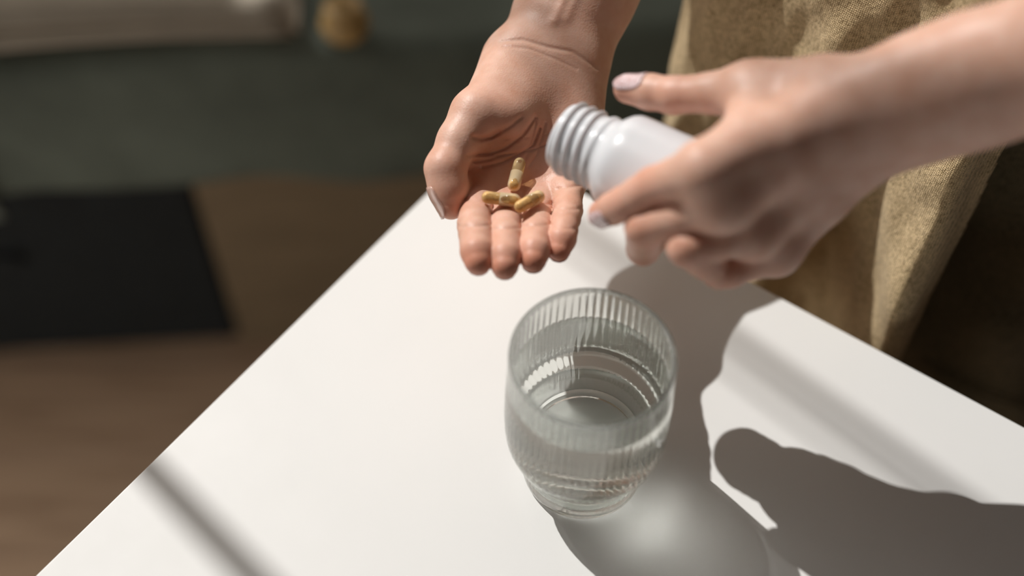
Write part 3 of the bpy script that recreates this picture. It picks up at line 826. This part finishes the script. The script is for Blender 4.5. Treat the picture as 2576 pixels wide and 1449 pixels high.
# ================================================================== clothes
NZ, NF, NBK = 170, 300, 60
zs = np.linspace(-0.175, 0.52, NZ); Vs = []
cO = .175
for z in zs:
    k = np.clip((z + .02) / .16, 0, 1); k = k * k * (3 - 2 * k)          # 0 low, 1 high
    lowp = np.array([(.072, .175), (.076, .14), (.086, .106), (.106, .086), (.130, .079), (.150, .078), (.165, .072), (.195, .056), (.206, .055), (.220, .076), (.233, .086), (.246, .080),
                     (.266, .060), (.290, .030), (.3045, .0175), (.3120, .030), (.3135, .075), (.320, .094), (.350, .102), (.390, .104), (.425, .118), (.445, .145), (.452, .175)])
    highp = np.array([(.072, .175), (.076, .14), (.085, .104), (.104, .081), (.128, .070), (.150, .069), (.178, .069), (.195, .062), (.210, .056), (.225, .058), (.243, .059), (.258, .055),
                      (.275, .047), (.290, .037), (.298, .033), (.303, .038), (.306, .062), (.314, .078), (.350, .090), (.390, .098), (.425, .115), (.445, .145), (.452, .175)])
    c = lowp * (1 - k) + highp * k
    seg = np.concatenate([[0], np.cumsum(np.linalg.norm(np.diff(c, axis=0), axis=1))])
    t = np.linspace(0, seg[-1], NF); s_ = np.interp(t, seg, c[:, 0]); o_ = np.interp(t, seg, c[:, 1])
    ker = np.array([1, 2, 3, 2, 1]) / 9.0                                # soften the corners of the section
    for _ in range(2):
        s_[2:-2] = np.convolve(s_, ker, 'valid'); o_[2:-2] = np.convolve(o_, ker, 'valid')
    wr = .0022 * np.sin(s_ * 95 + z * 38 + 1.3 * np.sin(z * 23)) + .0013 * np.sin(s_ * 210 - z * 60 + 2 * np.sin(z * 31 + s_ * 20)) + .0016 * np.sin(z * 85 + 9 * np.sin(s_ * 26))
    o_ = o_ + wr * np.clip((s_ - .072) / .02, 0, 1) * np.clip((.452 - s_) / .02, 0, 1)
    th = np.linspace(0, math.pi, NBK + 2)[1:-1]
    s2 = .262 + .190 * np.cos(th); o2 = cO + .115 * np.sin(th)
    S = np.concatenate([s_, s2]); O = np.concatenate([o_, o2])
    sh = np.clip((z - .40) / .12, 0, 1); sh = sh * sh                     # shoulders close in to the neck
    S = .27 + (S - .27) * (1 - .62 * sh); O = .185 + (O - .185) * (1 - .45 * sh)
    O = O + .055 * np.clip((z - .03) / .30, 0, 1) ** 1.3
    if z < -.16: O = O + (O - .185) * .02
    Vs.append(np.stack([CORNER[0] + EDIR[0] * S + ENRM[0] * O, CORNER[1] + EDIR[1] * S + ENRM[1] * O, np.full_like(S, z)], 1))
NR_ = NF + NBK; Vs = np.concatenate(Vs); Fq = []
for j in range(NZ - 1):
    for i in range(NR_):
        Fq.append((j * NR_ + i, j * NR_ + (i + 1) % NR_, (j + 1) * NR_ + (i + 1) % NR_, (j + 1) * NR_ + i))
_S = (Vs - CORNER) @ EDIR; _O = (Vs - CORNER) @ ENRM
Fq = np.array(Fq); _fs, _fo, _fz = _S[Fq].mean(1), _O[Fq].mean(1), Vs[Fq][:, :, 2].mean(1)
open_ = (_fz < .27) & (_fs > .3128) & (_fs < .450) & (_fo > .060) & (_fo < .21)      # the front hangs open beside the fold
Fq = Fq[~open_]
shirt = body_part('shirt', Vs, Fq, M_SHIRT, person); shirt['label'] = 'loose olive knit shirt with a deep fold'
md = shirt.modifiers.new('thick', 'SOLIDIFY'); md.thickness = .0018; md.offset = -1
def sleeve(a, b):
    u = unit(b - a); q = unit(np.cross(u, [0, 0, 1.0])); r = np.cross(u, q); V = []; F = []
    n, m = 40, 14
    for j in range(m):
        t = j / (m - 1); rad = .070 - .008 * t + .002 * math.sin(t * 17)
        for i in range(n):
            an = 2 * math.pi * i / n; rr = rad * (1 + .03 * math.sin(3 * an + t * 5))
            V.append(a + u * t * .60 * np.linalg.norm(b - a) + q * rr * math.cos(an) + r * rr * math.sin(an))
    for j in range(m - 1):
        for i in range(n): F.append((j * n + i, j * n + (i + 1) % n, (j + 1) * n + (i + 1) % n, (j + 1) * n + i))
    o = body_part('sleeve', V, F, M_SHIRT, shirt); md = o.modifiers.new('thick', 'SOLIDIFY'); md.thickness = .002
sleeve(T(.105, .24, .44), A_E); sleeve(T(.435, .24, .44), G_E)
def sdf_trousers(p):
    hip = econe(p, T(.27, .245, .22), T(.27, .205, -.20), .160, .166, ENRM, .64)
    hip = np.maximum(hip, p[:, 2] - .26)
    for s in (.185, .355):
        lg = smin(cone(p, T(s, .19, -.20), T(s, .195, -.46), .082, .066), cone(p, T(s, .195, -.46), T(s, .20, -.715), .066, .056), .03)
        hip = smin(hip, lg, .03)
    w_ = .0018 * np.sin(p[:, 2] * 70 + 5 * np.sin(p[:, 0] * 22)) + .001 * np.sin(p[:, 0] * 120 + p[:, 2] * 60)
    return np.maximum(hip + w_, FLOORZ + .018 - p[:, 2])
lo, hi = bounds([T(.07, .05, -.74), T(.47, .33, 0.3), T(.07, .33, 0), T(.47, .05, 0)], .02)
Vt, Ft = surface(sdf_trousers, lo, hi, .005)
trs = body_part('trousers', Vt, Ft, M_TROUSER, person); trs['label'] = 'dark olive twill trousers beside the open shirt front'
def tube_path(pts, r, n=8):
    pts = [np.asarray(q) for q in pts]; V = []; F = []
    for i, q in enumerate(pts):
        u = unit(pts[min(i + 1, len(pts) - 1)] - pts[max(i - 1, 0)]); a_ = unit(np.cross(u, [.3, .2, 1.0])); b_ = np.cross(u, a_)
        for k in range(n): V.append(q + r * (a_ * math.cos(2 * math.pi * k / n) + b_ * math.sin(2 * math.pi * k / n)))
    for i in range(len(pts) - 1):
        for k in range(n): F.append((i * n + k, i * n + (k + 1) % n, (i + 1) * n + (k + 1) % n, (i + 1) * n + k))
    return V, F
for dy in (0, 16):
    xs = np.linspace(2320, 2640, 26); ys = np.interp(xs, [2320, 2360, 2430, 2500, 2576, 2640], [915, 938, 975, 1003, 1026, 1042]) - dy
    Vt_, Ft_ = tube_path([seat(x, y, sdf_trousers, .0003) for x, y in zip(xs, ys)], .0008)
    body_part('seam', Vt_, Ft_, M_TROUSER, trs)
for s in (.185, .355):
    f_ = lambda p, s=s: np.maximum(smin(econe(p, T(s, .19, FLOORZ + .035), T(s, .03, FLOORZ + .022), .045, .036, (0, 0, 1), .75), cone(p, T(s, .21, FLOORZ + .035), T(s, .20, FLOORZ + .07), .036, .04), .02), FLOORZ + .001 - p[:, 2])
    lo, hi = bounds([T(s - .05, -.03, FLOORZ), T(s + .05, .27, FLOORZ + .1), T(s - .05, .27, FLOORZ), T(s + .05, -.03, FLOORZ)], .02)
    Vt, Ft = surface(f_, lo, hi, .006); body_part('shoe', Vt, Ft, M_SOLE, person)

# ================================================================== bed behind the table
b0, b1 = P(0, 905, FLOORZ), P(700, 862, FLOORZ)
BANG = math.atan2(b1[1] - b0[1], b1[0] - b0[0]); bed0 = b0 + unit(b1 - b0) * -0.20
bed = empty('bed', (bed0[0], bed0[1], FLOORZ), BANG); setp(bed, 'low wooden bed with dark green blanket hanging over its side', 'bed')
def bx_(p):                                   # scene point -> bed coordinates
    v = np.asarray(p) - np.array([bed0[0], bed0[1], FLOORZ]); c, s = math.cos(-BANG), math.sin(-BANG)
    return np.array([c * v[0] - s * v[1], s * v[0] + c * v[1], v[2]])
def bed_pix(x, y, yb=0.0):                    # where a sight line meets the bed's side plane
    d = ray(x, y); o = bx_(_C); q = bx_(_C + d); e_ = q - o; t = (yb - o[1]) / e_[1]; return o + e_ * t
BL = 2.05; hop = bed_pix(545, 660)[0]; hemz = bed_pix(300, 430)[2]; topz = bed_pix(300, 118)[2]
box('side_board', (hop, 0.0, 0.0), (BL, 0.028, hemz + .06), M_BEDWOOD, bed, 0.002, 1)
box('head_board', (0.0, 0.0, 0.0), (0.03, 0.95, hemz + .06), M_BEDWOOD, bed, 0.002, 1)
box('back_board', (0.03, 0.92, 0.0), (BL, 0.95, hemz + .06), M_BEDWOOD, bed, 0.002, 1)
box('slat_base', (0.03, 0.03, hemz + .03), (BL, 0.92, hemz + .055), M_BEDWOOD, bed)
box('mattress', (0.02, 0.02, hemz + .058), (BL - .02, 0.93, topz - .012), M_SHEET, bed, .03, 4)
# blanket: top sheet bending over the edge and hanging to a wavy hem
V = []; F = []; nx = 150; prof_n = 34
hx = bed_pix(610, 380)[0]; hpk = bed_pix(610, 378)[2] - hemz; h2 = bed_pix(960, 445)[0]
for i in range(nx):
    x = -.02 + (BL + .03) * i / (nx - 1)
    hz = hemz + hpk * math.exp(-((x - hx) / .075) ** 2) - .012 * math.exp(-((x - h2) / .09) ** 2) + .002 * math.sin(x * 21)
    for j in range(prof_n):
        t = j / (prof_n - 1)
        if t < .45: y, z = .95 - (.95 - .01) * t / .45, topz
        elif t < .6:
            a = (t - .45) / .15 * math.pi / 2; y, z = .01 - .03 * math.sin(a), topz - .03 * (1 - math.cos(a))
        else:
            u = (t - .6) / .4; y, z = -.02 - .012 * u + .007 * math.sin(x * 17 + 1) * u + .002 * math.sin(x * 41) * u, (topz - .03) * (1 - u) + hz * u
        z += .004 * math.sin(x * 13 + y * 9) * (t < .6)
        V.append((x, y, z))
for i in range(nx - 1):
    for j in range(prof_n - 1): F.append((i * prof_n + j, i * prof_n + j + 1, (i + 1) * prof_n + j + 1, (i + 1) * prof_n + j))
bl = link('blanket', mesh_np('blanket', V, F), M_BLANKET, bed); md = bl.modifiers.new('thick', 'SOLIDIFY'); md.thickness = .008
# corner of a pale sheet hanging out at the left
cx0 = bed_pix(0, 400)[0]; V = []; F = []
for i in range(24):
    x = cx0 - .16 + .135 * i / 23
    for j in range(16):
        u = j / 15; V.append((x + .02 * u, -.047 + .006 * math.sin(x * 60 + u * 2), (topz - .08) * (1 - u) + (hemz - .012 - .012 * (i / 23)) * u))
for i in range(23):
    for j in range(15): F.append((i * 16 + j, i * 16 + j + 1, (i + 1) * 16 + j + 1, (i + 1) * 16 + j))
o = link('sheet', mesh_np('sheet', V, F), M_SHEET, bed); o.modifiers.new('thick', 'SOLIDIFY').thickness = .004

# black box added as the shade of the under-bed opening beside the board
sb = empty('shade_box', (0, 0, 0)); setp(sb, 'added black box standing in for the shade under the bed', 'box')
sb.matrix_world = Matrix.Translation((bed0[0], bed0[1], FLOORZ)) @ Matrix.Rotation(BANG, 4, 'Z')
M_BLACK = simple('shade_black', (0.010, 0.013, 0.014), 0.95, 0.2, 40, 0.001)
box('shade_box_body', (.06, .010, .001), (hop - .006, .50, hemz - .02), M_BLACK, sb, .008, 2)
box('shade_box_lid', (.055, .005, hemz - .0195), (hop - .003, .505, hemz + .012), M_BLACK, sb, .005, 2)
o = box('shade_box_tab', (hop * .5 - .03, -.002, hemz * .55), (hop * .5 + .03, .0098, hemz * .55 + .02), M_BLACK, sb, .002, 1)

# folded throw lying on the bed
tx1 = bed_pix(775, 60, .06)[0]
thr = empty('throw_blanket', (0, 0, 0)); setp(thr, 'folded beige throw lying along the edge of the bed', 'blanket')
Mb = Matrix.Translation((bed0[0], bed0[1], FLOORZ)) @ Matrix.Rotation(BANG, 4, 'Z')
thr.matrix_world = Mb @ Matrix.Translation((0, 0, topz + .014))
for lay in range(2):
    bm = bmesh.new(); box_bm(bm, (.06 + .01 * lay, -.018 + .008 * lay, .016 * lay), (tx1 - .012 * lay, .62 - .01 * lay, .016 * lay + .0155))
    bmesh.ops.bevel(bm, geom=list(bm.edges), offset=.006, segments=3, affect='EDGES')
    bmesh.ops.subdivide_edges(bm, edges=[e for e in bm.edges if e.calc_length() > .2], cuts=24, use_grid_fill=True)
    for v in bm.verts: v.co.z += .003 * math.sin(v.co.x * 15 + lay) + .002 * math.sin(v.co.y * 23)
    link('folded_layer', bm_mesh('folded_layer', bm), M_THROW, thr)
# small amber pot on the bed
pp = bx_(P(868, 62, FLOORZ + topz + .02))
V, F = lathe([(.0004, 0), (.016, 0), (.022, .004), (.025, .012), (.024, .020), (.019, .026), (.018, .028), (.020, .030), (.020, .035), (.016, .038), (.006, .039), (.005, .043), (.0004, .044)], 40, None, True, True)
pot = link('wooden_pot', mesh_np('wooden_pot', V, F), M_AMBER); pot.matrix_world = Mb @ Matrix.Translation((pp[0], pp[1], topz + .008))
setp(pot, 'small round amber coloured pot on the dark bed', 'pot')
